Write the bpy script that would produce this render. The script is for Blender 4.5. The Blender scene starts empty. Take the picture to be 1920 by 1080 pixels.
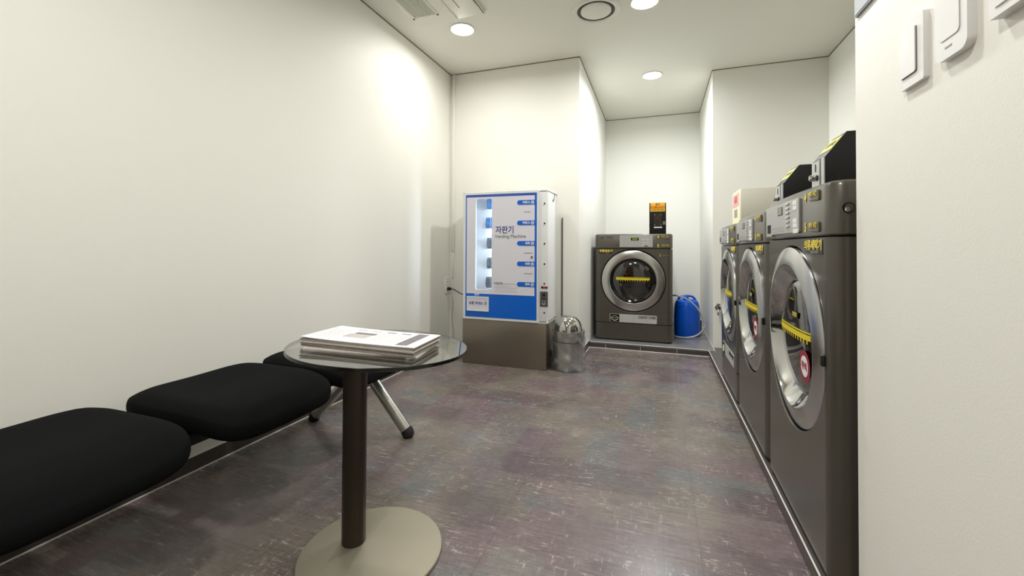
import bpy, bmesh, math, random
from math import pi, sin, cos, radians
from mathutils import Vector, Matrix, noise
random.seed(7)
scene = bpy.context.scene
COL = scene.collection

# ------------------------------------------------------------------ camera
cd = bpy.data.cameras.new('camera')
cam = bpy.data.objects.new('camera', cd)
COL.objects.link(cam)
fw = Vector((-0.32802268, 0.94456667, 0.01396138))
rt = Vector((0.94466977, 0.32799293, 0.00443526))
up = Vector((0.00038983, -0.01464376, 0.99989270))
M = Matrix((rt, up, -fw)).transposed().to_4x4()
M.translation = (0, 0, 0.9068)
cam.matrix_world = M
cd.sensor_width = 36.0
cd.lens = 789.19 / 1920 * 36
cd.shift_y = -(540 - 452.79) / 1920
cd.clip_start = 0.02
scene.camera = cam

# ------------------------------------------------------------------ world, exposure
w = bpy.data.worlds.new('world'); scene.world = w; w.use_nodes = True
w.node_tree.nodes['Background'].inputs[0].default_value = (1, 0.97, 0.92, 1)
w.node_tree.nodes['Background'].inputs[1].default_value = 0.3
vs = scene.view_settings
vs.view_transform = 'Standard'; vs.look = 'None'; vs.gamma = 1; vs.use_curve_mapping = False
vs.exposure = 0.14
LAMP_W = 17.0        # watts of each downlight
WARM = (1.0, 0.986, 0.945)
COOL = (0.93, 0.965, 1.0)

# ------------------------------------------------------------------ materials
MATS = {}
def srgb(c):
    return tuple(((v / 255) / 12.92 if v / 255 <= 0.04045 else ((v / 255 + 0.055) / 1.055) ** 2.4) for v in c)
def mat(name, rgb, rough=0.5, metal=0.0, spec=0.5, coat=0.0, emit=None, estr=0, bump=None, vary=0.0, vscale=8.0, aniso=0.0):
    if name in MATS: return MATS[name]
    m = bpy.data.materials.new(name); m.use_nodes = True
    nt = m.node_tree; b = nt.nodes['Principled BSDF']
    c = srgb(rgb)
    b.inputs['Base Color'].default_value = (*c, 1)
    b.inputs['Roughness'].default_value = rough
    b.inputs['Metallic'].default_value = metal
    b.inputs['Specular IOR Level'].default_value = spec
    b.inputs['Coat Weight'].default_value = coat
    b.inputs['Coat Roughness'].default_value = 0.08
    b.inputs['Anisotropic'].default_value = aniso
    if emit:
        b.inputs['Emission Color'].default_value = (*srgb(emit), 1)
        b.inputs['Emission Strength'].default_value = estr
    tc = nt.nodes.new('ShaderNodeTexCoord')
    if vary:
        n = nt.nodes.new('ShaderNodeTexNoise'); n.inputs['Scale'].default_value = vscale; n.inputs['Detail'].default_value = 4
        nt.links.new(tc.outputs['Object'], n.inputs['Vector'])
        r = nt.nodes.new('ShaderNodeMapRange'); r.inputs[3].default_value = 1 - vary; r.inputs[4].default_value = 1 + vary
        nt.links.new(n.outputs['Fac'], r.inputs[0])
        mx = nt.nodes.new('ShaderNodeVectorMath'); mx.operation = 'SCALE'
        mx.inputs[0].default_value = c
        nt.links.new(r.outputs[0], mx.inputs['Scale']); nt.links.new(mx.outputs[0], b.inputs['Base Color'])
    if bump:
        sc_, st_ = bump[0], bump[1]
        n2 = nt.nodes.new('ShaderNodeTexNoise'); n2.inputs['Scale'].default_value = sc_; n2.inputs['Detail'].default_value = 3
        if len(bump) > 2:
            mp = nt.nodes.new('ShaderNodeMapping'); mp.inputs['Scale'].default_value = bump[2]
            nt.links.new(tc.outputs['Object'], mp.inputs[0]); nt.links.new(mp.outputs[0], n2.inputs['Vector'])
        else:
            nt.links.new(tc.outputs['Object'], n2.inputs['Vector'])
        bp = nt.nodes.new('ShaderNodeBump'); bp.inputs['Strength'].default_value = st_; bp.inputs['Distance'].default_value = 0.002
        nt.links.new(n2.outputs['Fac'], bp.inputs['Height']); nt.links.new(bp.outputs[0], b.inputs['Normal'])
    MATS[name] = m
    return m

WALL = mat('wall_paint', (235, 234, 226), 0.55, vary=0.015, vscale=1.3, bump=(260, 0.12))
CEIL = mat('ceiling_paint', (231, 230, 220), 0.8, vary=0.015, vscale=1.0)
REVEAL = mat('ceiling_line', (120, 115, 92), 0.8)
CAULK = mat('white_caulk', (214, 210, 200), 0.5)
BODY = mat('grey_brown_enamel', (84, 80, 72), 0.30, 0.35, 0.5, coat=0.25, vary=0.03)
BODY2 = mat('dark_recess_plastic', (20, 19, 18), 0.28)
SIDE = mat('door_side_plastic', (52, 52, 52), 0.25, 0.4)
CHROME = mat('polished_chrome', (200, 200, 198), 0.2, 1.0, bump=(5, 0.12))
CHROME2 = mat('inner_chrome', (190, 190, 188), 0.07, 1.0)
GLASSD = mat('dark_door_glass', (16, 16, 14), 0.04, 0.0, 0.8, coat=1.0)
DRUM = mat('drum_window_dark', (8, 8, 8), 0.15)
SILVER = mat('silver_panel', (186, 186, 184), 0.32, 0.45)
SILVER2 = mat('silver_plate', (204, 204, 202), 0.35, 0.3, vary=0.1, vscale=30)
BLACK = mat('black_plastic', (18, 18, 17), 0.5)
BLACKM = mat('black_painted_metal', (20, 20, 19), 0.5, 0.0, 0.3)
BLKHOLE = mat('black_opening', (4, 4, 4), 0.9)
YEL = mat('yellow_print', (226, 205, 30), 0.45)
GOLD = mat('gold_print', (150, 130, 42), 0.45)
LCD = mat('lcd_grey', (120, 122, 110), 0.2)
LCDG = mat('lcd_green', (30, 38, 12), 0.2)
LCDT = mat('lcd_text', (150, 175, 50), 0.4, emit=(150, 190, 50), estr=0.5)
WHITEP = mat('white_sticker', (232, 232, 230), 0.5)
GREYT = mat('grey_print', (150, 150, 148), 0.5)
DGREY = mat('dark_grey_print', (66, 66, 72), 0.5)
RED = mat('red_print', (190, 40, 40), 0.5)
MAROON = mat('crimson_print', (150, 30, 55), 0.4)
PINK = mat('pink_print', (226, 172, 174), 0.5)
CREAM = mat('cream_metal', (206, 203, 188), 0.5)
CREAML = mat('pale_yellow_sheet', (238, 230, 190), 0.5)
ORANGE = mat('orange_red_print', (190, 70, 20), 0.5)
AMBER = mat('amber_print', (235, 180, 25), 0.45)
VWHITE = mat('white_cabinet_paint', (226, 228, 228), 0.35, coat=0.2)
VBLUE = mat('blue_print', (0, 98, 205), 0.3)
VBLUED = mat('deep_blue_print', (52, 84, 165), 0.3)
VSHEET = mat('lavender_white_sheet', (222, 221, 230), 0.3)
NAVY = mat('navy_lettering', (45, 45, 130), 0.5)
OLIVE = mat('olive_grey_lettering', (105, 108, 100), 0.5)
STEEL = mat('brushed_steel', (140, 132, 120), 0.33, 0.85, bump=(60, 0.12, (1, 1, 30)), vary=0.05)
STEEL2 = mat('grey_steel', (125, 125, 122), 0.35, 0.9)
DSTEEL = mat('dark_bronze_steel', (62, 55, 47), 0.35, 0.7, bump=(60, 0.1, (30, 30, 1)))
DISC = mat('satin_steel_base', (164, 157, 141), 0.42, 0.65, vary=0.03)
ALU = mat('satin_aluminium', (190, 190, 184), 0.28, 0.95)
RUBBER = mat('black_rubber', (14, 14, 14), 0.6)
FABRIC = mat('black_fabric', (11, 12, 13), 0.95, spec=0.12, bump=(900, 0.5))
BINST = mat('bin_stainless', (190, 190, 186), 0.2, 1.0)
BLUEP = mat('blue_plastic_can', (0, 82, 190), 0.33, spec=0.5)
HOSE = mat('grey_hose', (160, 165, 172), 0.35)
PAPER = mat('newsprint', (232, 230, 230), 0.7)
PAPERE = mat('paper_edges', (148, 140, 132), 0.85, vary=0.25, vscale=60)
PAPERE2 = mat('paper_edges_light', (196, 190, 182), 0.85, vary=0.2, vscale=60)
SWITCHM = mat('white_switch_plastic', (232, 231, 229), 0.35, coat=0.15)
SWITCHS = mat('switch_groove', (110, 108, 102), 0.5)
ACW = mat('white_aircon_plastic', (226, 225, 214), 0.45)
ACG = mat('aircon_shadow_grey', (120, 118, 108), 0.6)
VENTD = mat('diffuser_dark_throat', (62, 60, 52), 0.6)
BASEB = mat('dark_baseboard_tile', (74, 68, 66), 0.35, vary=0.15, vscale=4)
STEPTOP = mat('platform_tile', (120, 118, 118), 0.25, vary=0.08, vscale=5)
GLOSSSIGN = mat('pale_blue_sign_face', (205, 212, 220), 0.15, coat=0.5)
WOOD = mat('brown_door_wood', (120, 66, 34), 0.35, vary=0.2, vscale=9)
PRODB = mat('blue_packet_print', (60, 105, 150), 0.4, vary=0.7, vscale=38)
PRODG = mat('grey_packet_print', (70, 78, 84), 0.35, vary=0.8, vscale=42)

def lamp_mat(name, c, s):
    m = bpy.data.materials.new(name); m.use_nodes = True; nt = m.node_tree
    nt.nodes.clear(); e = nt.nodes.new('ShaderNodeEmission'); o = nt.nodes.new('ShaderNodeOutputMaterial')
    e.inputs[0].default_value = (*c, 1); e.inputs[1].default_value = s
    nt.links.new(e.outputs[0], o.inputs[0]); return m
LWARM = lamp_mat('warm_lamp_lens', WARM, 14)
LCOOL = lamp_mat('cool_lamp_lens', COOL, 14)
LTUBE = lamp_mat('vending_tube', (0.70, 0.84, 1.0), 80.0)

def thin_glass(name, tint, r0, power=5.0, rough=0.0, extra=0.0):
    m = bpy.data.materials.new(name); m.use_nodes = True; nt = m.node_tree; nt.nodes.clear()
    o = nt.nodes.new('ShaderNodeOutputMaterial'); mx = nt.nodes.new('ShaderNodeMixShader')
    t = nt.nodes.new('ShaderNodeBsdfTransparent'); g = nt.nodes.new('ShaderNodeBsdfGlossy'); f = nt.nodes.new('ShaderNodeMapRange'); lw = nt.nodes.new('ShaderNodeLayerWeight'); pw = nt.nodes.new('ShaderNodeMath'); pw.operation = 'POWER'
    t.inputs[0].default_value = (*tint, 1); g.inputs['Roughness'].default_value = rough; pw.inputs[1].default_value = power; nt.links.new(lw.outputs['Facing'], pw.inputs[0]); nt.links.new(pw.outputs[0], f.inputs[0]); f.inputs[3].default_value = r0; f.inputs[4].default_value = 1.0; lw.inputs[0].default_value = .5
    nt.links.new(f.outputs[0], mx.inputs[0]); nt.links.new(t.outputs[0], mx.inputs[1]); nt.links.new(g.outputs[0], mx.inputs[2])
    if extra:
        mx2 = nt.nodes.new('ShaderNodeMixShader'); d = nt.nodes.new('ShaderNodeBsdfDiffuse'); d.inputs[0].default_value = (.8, .8, .8, 1)
        n = nt.nodes.new('ShaderNodeTexNoise'); n.inputs['Scale'].default_value = 14; n.inputs['Detail'].default_value = 6
        tc = nt.nodes.new('ShaderNodeTexCoord'); nt.links.new(tc.outputs['Object'], n.inputs['Vector'])
        r = nt.nodes.new('ShaderNodeMapRange'); r.inputs[1].default_value = .5; r.inputs[2].default_value = .75
        r.inputs[3].default_value = 0.06; r.inputs[4].default_value = extra
        nt.links.new(n.outputs['Fac'], r.inputs[0]); nt.links.new(r.outputs[0], mx2.inputs[0])
        nt.links.new(mx.outputs[0], mx2.inputs[1]); nt.links.new(d.outputs[0], mx2.inputs[2]); nt.links.new(mx2.outputs[0], o.inputs[0])
    else:
        nt.links.new(mx.outputs[0], o.inputs[0])
    return m
TABLEGLASS = thin_glass('clear_table_glass', (.93, .96, .92), .22, 3.2)
GLASSEDGE = mat('green_black_glass_edge', (8, 14, 10), 0.2, spec=0.5)
PANE = thin_glass('clear_acrylic', (.97, .98, 1), .04)
BAG = thin_glass('clear_plastic_bag', (.95, .95, .95), .08, 3.0, 0.10, 0.4)

def floor_material():
    m = bpy.data.materials.new('woven_vinyl_floor'); m.use_nodes = True; nt = m.node_tree
    N = nt.nodes.new; L = nt.links.new; b = nt.nodes['Principled BSDF']
    tc = N('ShaderNodeTexCoord')
    def noi(scale, sx, sy, det=3, off=0, rough=.5):
        mp = N('ShaderNodeMapping'); mp.inputs['Scale'].default_value = (sx, sy, 1); mp.inputs['Location'].default_value = (off, off * 1.7, 0)
        L(tc.outputs['Object'], mp.inputs[0]); n = N('ShaderNodeTexNoise'); n.inputs['Scale'].default_value = scale
        n.inputs['Detail'].default_value = det; n.inputs['Roughness'].default_value = rough; L(mp.outputs[0], n.inputs['Vector']); return n.outputs['Fac']
    def ramp(fac, a, bb, c0=0., c1=1.):
        r = N('ShaderNodeMapRange'); r.inputs[1].default_value = a; r.inputs[2].default_value = bb
        r.inputs[3].default_value = c0; r.inputs[4].default_value = c1; L(fac, r.inputs[0]); return r.outputs[0]
    def mix(f, a, bb, mode='MIX'):
        x = N('ShaderNodeMix'); x.data_type = 'RGBA'; x.blend_type = mode
        if isinstance(f, (int, float)): x.inputs[0].default_value = f
        else: L(f, x.inputs[0])
        for i, v in ((6, a), (7, bb)):
            if isinstance(v, tuple): x.inputs[i].default_value = (*v, 1)
            else: L(v, x.inputs[i])
        return x.outputs[2]
    def math_(op, a, bb):
        x = N('ShaderNodeMath'); x.operation = op
        for i, v in ((0, a), (1, bb)):
            if isinstance(v, (int, float)): x.inputs[i].default_value = v
            else: L(v, x.inputs[i])
        return x.outputs[0]
    # blocky woven patches: two axis-aligned streak fields
    brown = srgb((106, 98, 91)); mauve = srgb((105, 91, 92)); slate = srgb((98, 99, 101)); dark = srgb((76, 65, 66))
    def cellnoise(w, axis, sy_, off, amt=7.31):
        sp = N('ShaderNodeSeparateXYZ'); L(tc.outputs['Object'], sp.inputs[0])
        a, c_ = (0, 1) if axis == 0 else (1, 0)
        wob = math_('MULTIPLY', noi(30, 1, 1, 1, off), .012)
        cell = math_('FLOOR', math_('DIVIDE', math_('ADD', sp.outputs[a], wob), w), 0)
        cb = N('ShaderNodeCombineXYZ'); L(math_('MULTIPLY', cell, amt), cb.inputs[0]); L(math_('MULTIPLY', sp.outputs[c_], sy_), cb.inputs[1]); cb.inputs[2].default_value = off
        n = N('ShaderNodeTexNoise'); n.inputs['Scale'].default_value = 1; n.inputs['Detail'].default_value = 1; L(cb.outputs[0], n.inputs['Vector']); return n.outputs['Fac']
    q1 = cellnoise(.205, 0, 2.4, 1.7); q2 = cellnoise(.153, 0, 3.2, 8.2); q3 = cellnoise(.18, 1, 2.6, 4.4)
    c = mix(ramp(q1, .46, .54), brown, mauve)
    c = mix(math_('MULTIPLY', ramp(q2, .56, .64), .8), c, slate)
    c = mix(math_('MULTIPLY', ramp(q3, .54, .62), .45), c, dark)
    c = mix(math_('MULTIPLY', ramp(noi(3, 1, 1, 2, 71), .5, .65), .35), c, srgb((134, 124, 116)))
    sx = noi(9, 1.0, 11.0, 5, 5, .72); sy = noi(9, 11.0, 1.0, 5, 15, .72)
    st = math_('ADD', ramp(sx, .3, .7, -.17, .19), ramp(sy, .3, .7, -.11, .13))
    st = math_('ADD', st, ramp(noi(60, 1, 1, 3, 91, .7), .3, .7, -.08, .08))
    val = N('ShaderNodeVectorMath'); val.operation = 'SCALE'; L(c, val.inputs[0]); L(math_('ADD', st, 1.0), val.inputs['Scale'])
    # light flecks
    fa = ramp(noi(17, 1.0, 4.5, 4, 31, .75), .575, .655); fb = ramp(noi(17, 4.5, 1.0, 4, 41, .75), .585, .665)
    fl = math_('MULTIPLY', math_('MAXIMUM', fa, fb), ramp(noi(6, 1, 1, 2, 51), .40, .56))
    c3 = mix(math_('MULTIPLY', fl, .68), val.outputs[0], srgb((186, 176, 170)))
    # tile joints 0.61 m
    sep = N('ShaderNodeSeparateXYZ'); L(tc.outputs['Object'], sep.inputs[0])
    def joint(o, off):
        fr = math_('FRACT', math_('DIVIDE', math_('ADD', o, off), .61), 0)
        d = math_('ABSOLUTE', math_('SUBTRACT', fr, .5), 0)
        return ramp(d, .4975, .4985)
    jt = math_('MAXIMUM', joint(sep.outputs[0], .49 + 6.1), joint(sep.outputs[1], -1.56 + 6.1))
    c4 = mix(math_('MULTIPLY', jt, .5), c3, srgb((52, 48, 44)))
    L(c4, b.inputs['Base Color'])
    L(ramp(sx, .3, .7, .20, .33), b.inputs['Roughness'])
    b.inputs['Specular IOR Level'].default_value = 0.5
    bp = N('ShaderNodeBump'); bp.inputs['Strength'].default_value = .10; bp.inputs['Distance'].default_value = .001
    L(math_('ADD', sx, sy), bp.inputs['Height']); L(bp.outputs[0], b.inputs['Normal'])
    return m
FLOOR = floor_material()

# ------------------------------------------------------------------ mesh helpers
def box(bm, lo, hi, bev=0.0, seg=2):
    t = bmesh.new(); bmesh.ops.create_cube(t, size=1)
    c = [(a + b) / 2 for a, b in zip(lo, hi)]; s = [abs(b - a) for a, b in zip(lo, hi)]
    for v in t.verts: v.co = Vector((v.co.x * s[0] + c[0], v.co.y * s[1] + c[1], v.co.z * s[2] + c[2]))
    if bev: bmesh.ops.bevel(t, geom=t.edges[:], offset=min(bev, min(s) * .49), segments=seg, affect='EDGES', profile=.5)
    merge(bm, t)
def merge(bm, t, mtx=None):
    me = bpy.data.meshes.new('tmp'); t.to_mesh(me); t.free()
    if mtx is not None: me.transform(mtx)
    bm.from_mesh(me); bpy.data.meshes.remove(me)
def lathe(bm, prof, n=64, mtx=None, cap0=True, cap1=True):
    """prof: (r, z) list, revolved about z"""
    t = bmesh.new(); rings = []
    for r, z in prof:
        if r < 1e-6: rings.append([t.verts.new((0, 0, z))])
        else: rings.append([t.verts.new((r * cos(2 * pi * k / n), r * sin(2 * pi * k / n), z)) for k in range(n)])
    for a, b in zip(rings, rings[1:]):
        for k in range(n):
            k2 = (k + 1) % n
            if len(a) == 1 and len(b) == 1: continue
            if len(a) == 1: t.faces.new((a[0], b[k2], b[k]))
            elif len(b) == 1: t.faces.new((a[k], a[k2], b[0]))
            else: t.faces.new((a[k], a[k2], b[k2], b[k]))
    if cap0 and len(rings[0]) > 1: t.faces.new(rings[0][::-1])
    if cap1 and len(rings[-1]) > 1: t.faces.new(rings[-1])
    bmesh.ops.recalc_face_normals(t, faces=t.faces[:])
    merge(bm, t, mtx)
def tube(bm, pts, r, n=12, close=False):
    pts = [Vector(p) for p in pts]; t = bmesh.new(); rings = []
    rr = r if isinstance(r, (list, tuple)) else [r] * len(pts)
    prev = None
    for i, p in enumerate(pts):
        d = (pts[min(i + 1, len(pts) - 1)] - pts[max(i - 1, 0)]).normalized()
        if prev is None:
            a = d.orthogonal().normalized()
        else:
            a = (prev - d * prev.dot(d)).normalized()
        prev = a; b = d.cross(a)
        rings.append([t.verts.new(p + (a * cos(2 * pi * k / n) + b * sin(2 * pi * k / n)) * rr[i]) for k in range(n)])
    for a, b in zip(rings, rings[1:]):
        for k in range(n): t.faces.new((a[k], a[(k + 1) % n], b[(k + 1) % n], b[k]))
    t.faces.new(rings[0][::-1]); t.faces.new(rings[-1])
    bmesh.ops.recalc_face_normals(t, faces=t.faces[:])
    merge(bm, t)
def spline(pts, n=8):
    P = [Vector(p) for p in pts]; P = [P[0] * 2 - P[1]] + P + [P[-1] * 2 - P[-2]]; out = []
    for i in range(1, len(P) - 2):
        for k in range(n):
            t = k / n; a, b, c, d = P[i - 1:i + 3]
            out.append(.5 * ((2 * b) + (c - a) * t + (2 * a - 5 * b + 4 * c - d) * t * t + (3 * b - a - 3 * c + d) * t ** 3))
    out.append(P[-2]); return out
def prism(bm, poly, z0, z1, mtx=None, bev=0.0):
    """poly in xy extruded z0..z1"""
    t = bmesh.new()
    a = [t.verts.new((x, y, z0)) for x, y in poly]; b = [t.verts.new((x, y, z1)) for x, y in poly]
    t.faces.new(a[::-1]); t.faces.new(b); n = len(poly)
    for k in range(n): t.faces.new((a[k], a[(k + 1) % n], b[(k + 1) % n], b[k]))
    bmesh.ops.recalc_face_normals(t, faces=t.faces[:])
    if bev: bmesh.ops.bevel(t, geom=t.edges[:], offset=bev, segments=2, affect='EDGES', profile=.5)
    merge(bm, t, mtx)
def rrect(x0, x1, y0, y1, r, n=6):
    out = []
    for cx, cy, a0 in ((x1 - r, y1 - r, 0), (x0 + r, y1 - r, 90), (x0 + r, y0 + r, 180), (x1 - r, y0 + r, 270)):
        for k in range(n + 1):
            a = radians(a0 + 90 * k / n); out.append((cx + r * cos(a), cy + r * sin(a)))
    return out
FRONT = Matrix(((1, 0, 0, 0), (0, 0, -1, 0), (0, 1, 0, 0), (0, 0, 0, 1)))   # xy plan -> xz face, extrude to -y
def plate(bm, x0, x1, z0, z1, y, th, r=0.004, n=5):
    """rounded plate facing -y, back at y, thickness th"""
    prism(bm, rrect(x0, x1, z0, z1, r, n), 0, th, Matrix.Translation((0, y, 0)) @ FRONT)

def obj(name, bm, m, parent=None, smooth=True, loc=None, angle=35):
    me = bpy.data.meshes.new(name); bm.to_mesh(me); bm.free()
    for mm in (m if isinstance(m, (list, tuple)) else [m]): me.materials.append(mm)
    if smooth:
        me.shade_smooth() if hasattr(me, 'shade_smooth') else None
        try: me.set_sharp_from_angle(angle=radians(angle))
        except Exception: pass
    o = bpy.data.objects.new(name, me); COL.objects.link(o)
    if parent is not None: o.parent = parent
    if loc is not None: o.location = loc
    return o
def B(): return bmesh.new()
def tag(o, label, cat, group=None):
    o['label'] = label; o['category'] = cat
    if group: o['group'] = group
    return o
def thing(name, label, cat, loc=(0, 0, 0), rotz=0, group=None):
    o = bpy.data.objects.new(name, None); COL.objects.link(o); o.empty_display_size = .05
    o.location = loc; o.rotation_euler = (0, 0, rotz); return tag(o, label, cat, group)
def struct(name, bm, m, smooth=False):
    o = obj(name, bm, m, None, smooth); o['kind'] = 'structure'; return o
def text(name, s, size, x, y, z, m, parent, align='CENTER', depth=0.0004, sx=1.0, bold=0.0, mtx=None):
    c = bpy.data.curves.new('t', 'FONT'); c.body = s; c.size = size; c.align_x = align; c.align_y = 'CENTER'
    c.extrude = depth; c.offset = bold; c.resolution_u = 3
    o = bpy.data.objects.new('t', c); COL.objects.link(o)
    dg = bpy.context.evaluated_depsgraph_get(); me = bpy.data.meshes.new_from_object(o.evaluated_get(dg))
    bpy.data.objects.remove(o); bpy.data.curves.remove(c)
    me.name = name; me.transform(Matrix.Diagonal((sx, 1, 1, 1)))
    me.transform((Matrix.Translation((x, y, z)) @ FRONT) if mtx is None else mtx)
    me.materials.clear(); me.materials.append(m)
    r = bpy.data.objects.new(name, me); COL.objects.link(r); r.parent = parent
    return r
RXF = Matrix.Rotation(pi / 2, 4, 'X')   # lathe z axis -> -y

# ------------------------------------------------------------------ room
XL, XR, YB1, YB2, YB3, XA, XB, H = -1.77, 1.301, 3.397, 4.027, 5.221, -.605, .449, 2.463
XN, YN, YF, YS, XC, ZS = .448, 1.22, -1.7, 3.885, .40, .05
def sb(name, lo, hi, m): b = B(); box(b, lo, hi); return struct(name, b, m)
sb('floor', (XL - .1, YF - .1, -.06), (1.5, 5.4, 0), FLOOR)
sb('ceiling', (XL - .1, YF - .1, H), (1.5, 5.4, H + .08), CEIL)
sb('wall_left', (XL - .1, YF, 0), (XL, YB1, H), WALL)
sb('wall_back', (XL - .1, YB1, 0), (XA, 5.4, H), WALL)
sb('wall_alcove', (XA, YB3, 0), (XB, 5.4, H), WALL)
sb('wall_recess', (XB, YB2, 0), (1.5, 5.4, H), WALL)
sb('wall_right', (XR, YN, 0), (1.5, YB2, H), WALL)
sb('wall_near', (XN, YF, 0), (1.5, YN, H), WALL)
sb('wall_front', (XL - .1, YF - .1, 0), (1.5, YF, H), WALL)
b = B(); box(b, (XA + .002, YS, 0), (XB, YB3, ZS), .004); struct('floor_alcove', b, STEPTOP)
b = B(); box(b, (XC, YN, 0), (XR, YB2, ZS - .001), .003); box(b, (XC, YB2 - .01, 0), (XB, YS, ZS - .001)); struct('floor_recess', b, BASEB)
# step riser tiles
b = B(); box(b, (XA + .012, YS - .009, .0), (XC, YS, .040)); struct('baseboard_step', b, BASEB)
b = B()
for x in (-.45, -.15, .15): box(b, (x, YS - .0105, 0), (x + .003, YS - .009, .04))
struct('trim_1', b, CAULK)
b = B(); box(b, (XL, YF, 0), (XL + .008, YB1, .06)); struct('baseboard_left', b, BASEB)
b = B(); box(b, (XL + .008, YB1 - .008, 0), (XA + .012, YB1, .06)); box(b, (XA, YB1 - .008, 0), (XA + .012, YS, .06)); struct('baseboard_back', b, BASEB)
def line(bm, a, c, r=.003): tube(bm, [a, c], r, 6)
b = B(); line(b, (XL + .009, YF, .001), (XL + .009, YB1, .001), .0032); struct('trim_2', b, CAULK)
b = B(); line(b, (XL + .004, YF, .061), (XL + .004, YB1, .061), .0025); struct('trim_3', b, CAULK)
b = B(); line(b, (XA + .013, YB1 - .008, .001), (XA + .013, YS, .001), .0032); line(b, (XA + .006, YB1 - .008, .062), (XA + .006, YS, .062), .0035)
line(b, (XA + .013, YS - .011, .001), (XC, YS - .011, .001), .0032); line(b, (XA + .013, YS, ZS), (XC, YS, ZS), .003); struct('trim_4', b, CAULK)
b = B(); line(b, (XC, YN, ZS), (XC, YS, ZS), .0028); line(b, (XB, YS, ZS), (XB, YB3, ZS), .003); line(b, (XC, YS, 0), (XC, YS, ZS), .003)
struct('trim_5', b, CAULK)
b = B()
e = .006
box(b, (XL, YF, H - e), (XL + .004, YB1, H)); box(b, (XL, YB1 - .004, H - e), (XA + .004, YB1, H)); box(b, (XA, YB1, H - e), (XA + .004, YB3, H))
box(b, (XA, YB3 - .004, H - e), (XB, YB3, H)); box(b, (XB - .004, YB2, H - e), (XB, YB3, H))
box(b, (XB - .004, YB2 - .004, H - e), (XR, YB2, H)); box(b, (XR - .004, YN, H - e), (XR, YB2, H))
struct('trim_6', b, REVEAL)
# entrance door on the wall behind the camera, mirrored in the washer doors
b = B(); box(b, (-1.35, YF, 0), (-.45, YF + .04, 2.05), .004); d = struct('door_1', b, WOOD)
b = B(); tube(b, [(-.55, YF + .04, 1.0), (-.55, YF + .09, 1.0), (-.66, YF + .09, 1.0)], .01); obj('door_handle', b, ALU, d)

# ------------------------------------------------------------------ lamps
def downlight(x, y, warm, label, power=LAMP_W):
    t = thing('ceiling_downlight', label, 'ceiling light', (x, y, H), 0, None)
    b = B(); lathe(b, [(.088, 0), (.090, -.004), (.084, -.008), (.078, -.006), (.078, 0)], 48); obj('trim_ring', b, ACW, t)
    b = B(); lathe(b, [(.077, -.002), (.074, -.008), (.06, -.012), (.03, -.015), (0, -.016)], 40, cap0=False); obj('lens', b, LWARM if warm else LCOOL, t)
    ld = bpy.data.lights.new('lamp_light', 'AREA'); ld.shape = 'DISK'; ld.size = .14; ld.energy = power; ld.spread = radians(170)
    ld.color = WARM if warm else COOL
    lo = bpy.data.objects.new('lamp_light', ld); COL.objects.link(lo); lo.parent = t; lo.location = (0, 0, -.02)
downlight(-1.32, 2.70, True, 'round lit ceiling downlight beside the air conditioner', LAMP_W * .42)
downlight(-.08, 2.76, True, 'round lit ceiling downlight beside the round air diffuser, cut by the top edge')
downlight(-.05, 3.97, False, 'round lit ceiling downlight over the dryer alcove', LAMP_W * 1.25)
downlight(-.08, 1.35, True, 'unseen ceiling downlight added for light, nearest the wall switches', LAMP_W * .72)  # unseen lamp, added to light the near half of the room
downlight(-.75, .05, True, 'unseen ceiling downlight added for light, between bench and entrance door', LAMP_W * 1.1)  # out of view too, added to brighten the near left wall

# ------------------------------------------------------------------ air conditioner, diffuser
t = thing('ceiling_air_conditioner', 'white ceiling cassette air conditioner with slatted grille, cut by the top edge', 'air conditioner', (-1.575, 1.45, H - .012))
L_ = 1.09
b = B(); box(b, (0, 0, -.012), (.30, L_, .012), .006); box(b, (.30, 0, -.006), (.50, L_, .012), .003); obj('casing', b, ACW, t)
b = B(); box(b, (.035, .1, -.0135), (.20, L_ - .12, -.012)); obj('grille_back', b, ACG, t)
b = B()
for k in range(13):
    x = .038 + k * .0128; box(b, (x, .1, -.019), (x + .006, L_ - .12, -.0135))
obj('grille', b, ACW, t)
b = B(); box(b, (.02, .085, -.018), (.036, L_ - .10, -.012), .002); box(b, (.20, .085, -.018), (.212, L_ - .10, -.012), .002)
box(b, (.02, L_ - .12, -.018), (.212, L_ - .10, -.012), .002); obj('grille_frame', b, ACW, t)
b = B(); box(b, (.365, .1, -.0075), (.372, L_ - .12, -.006)); box(b, (.489, .1, -.0075), (.497, L_ - .01, -.006)); obj('outlet_slot', b, ACG, t)
b = B(); box(b, (.375, .1, -.014), (.486, L_ - .12, -.006), .003); obj('air_flap', b, ACW, t)
t = thing('round_air_diffuser', 'round white ceiling air diffuser with a dark inner ring', 'air vent', (-.385, 2.765, H))
b = B(); lathe(b, [(.155, 0), (.153, -.006), (.140, -.012), (.124, -.009), (.121, -.004), (.121, 0)], 72); obj('flange', b, ACW, t)
b = B(); lathe(b, [(.121, -.0035), (.098, -.0035)], 64, cap0=False, cap1=False); obj('throat', b, VENTD, t)
b = B(); lathe(b, [(.099, -.002), (.099, -.008), (.09, -.012), (.05, -.014), (0, -.0145)], 64, cap0=False); obj('center_disc', b, ACW, t)

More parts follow.
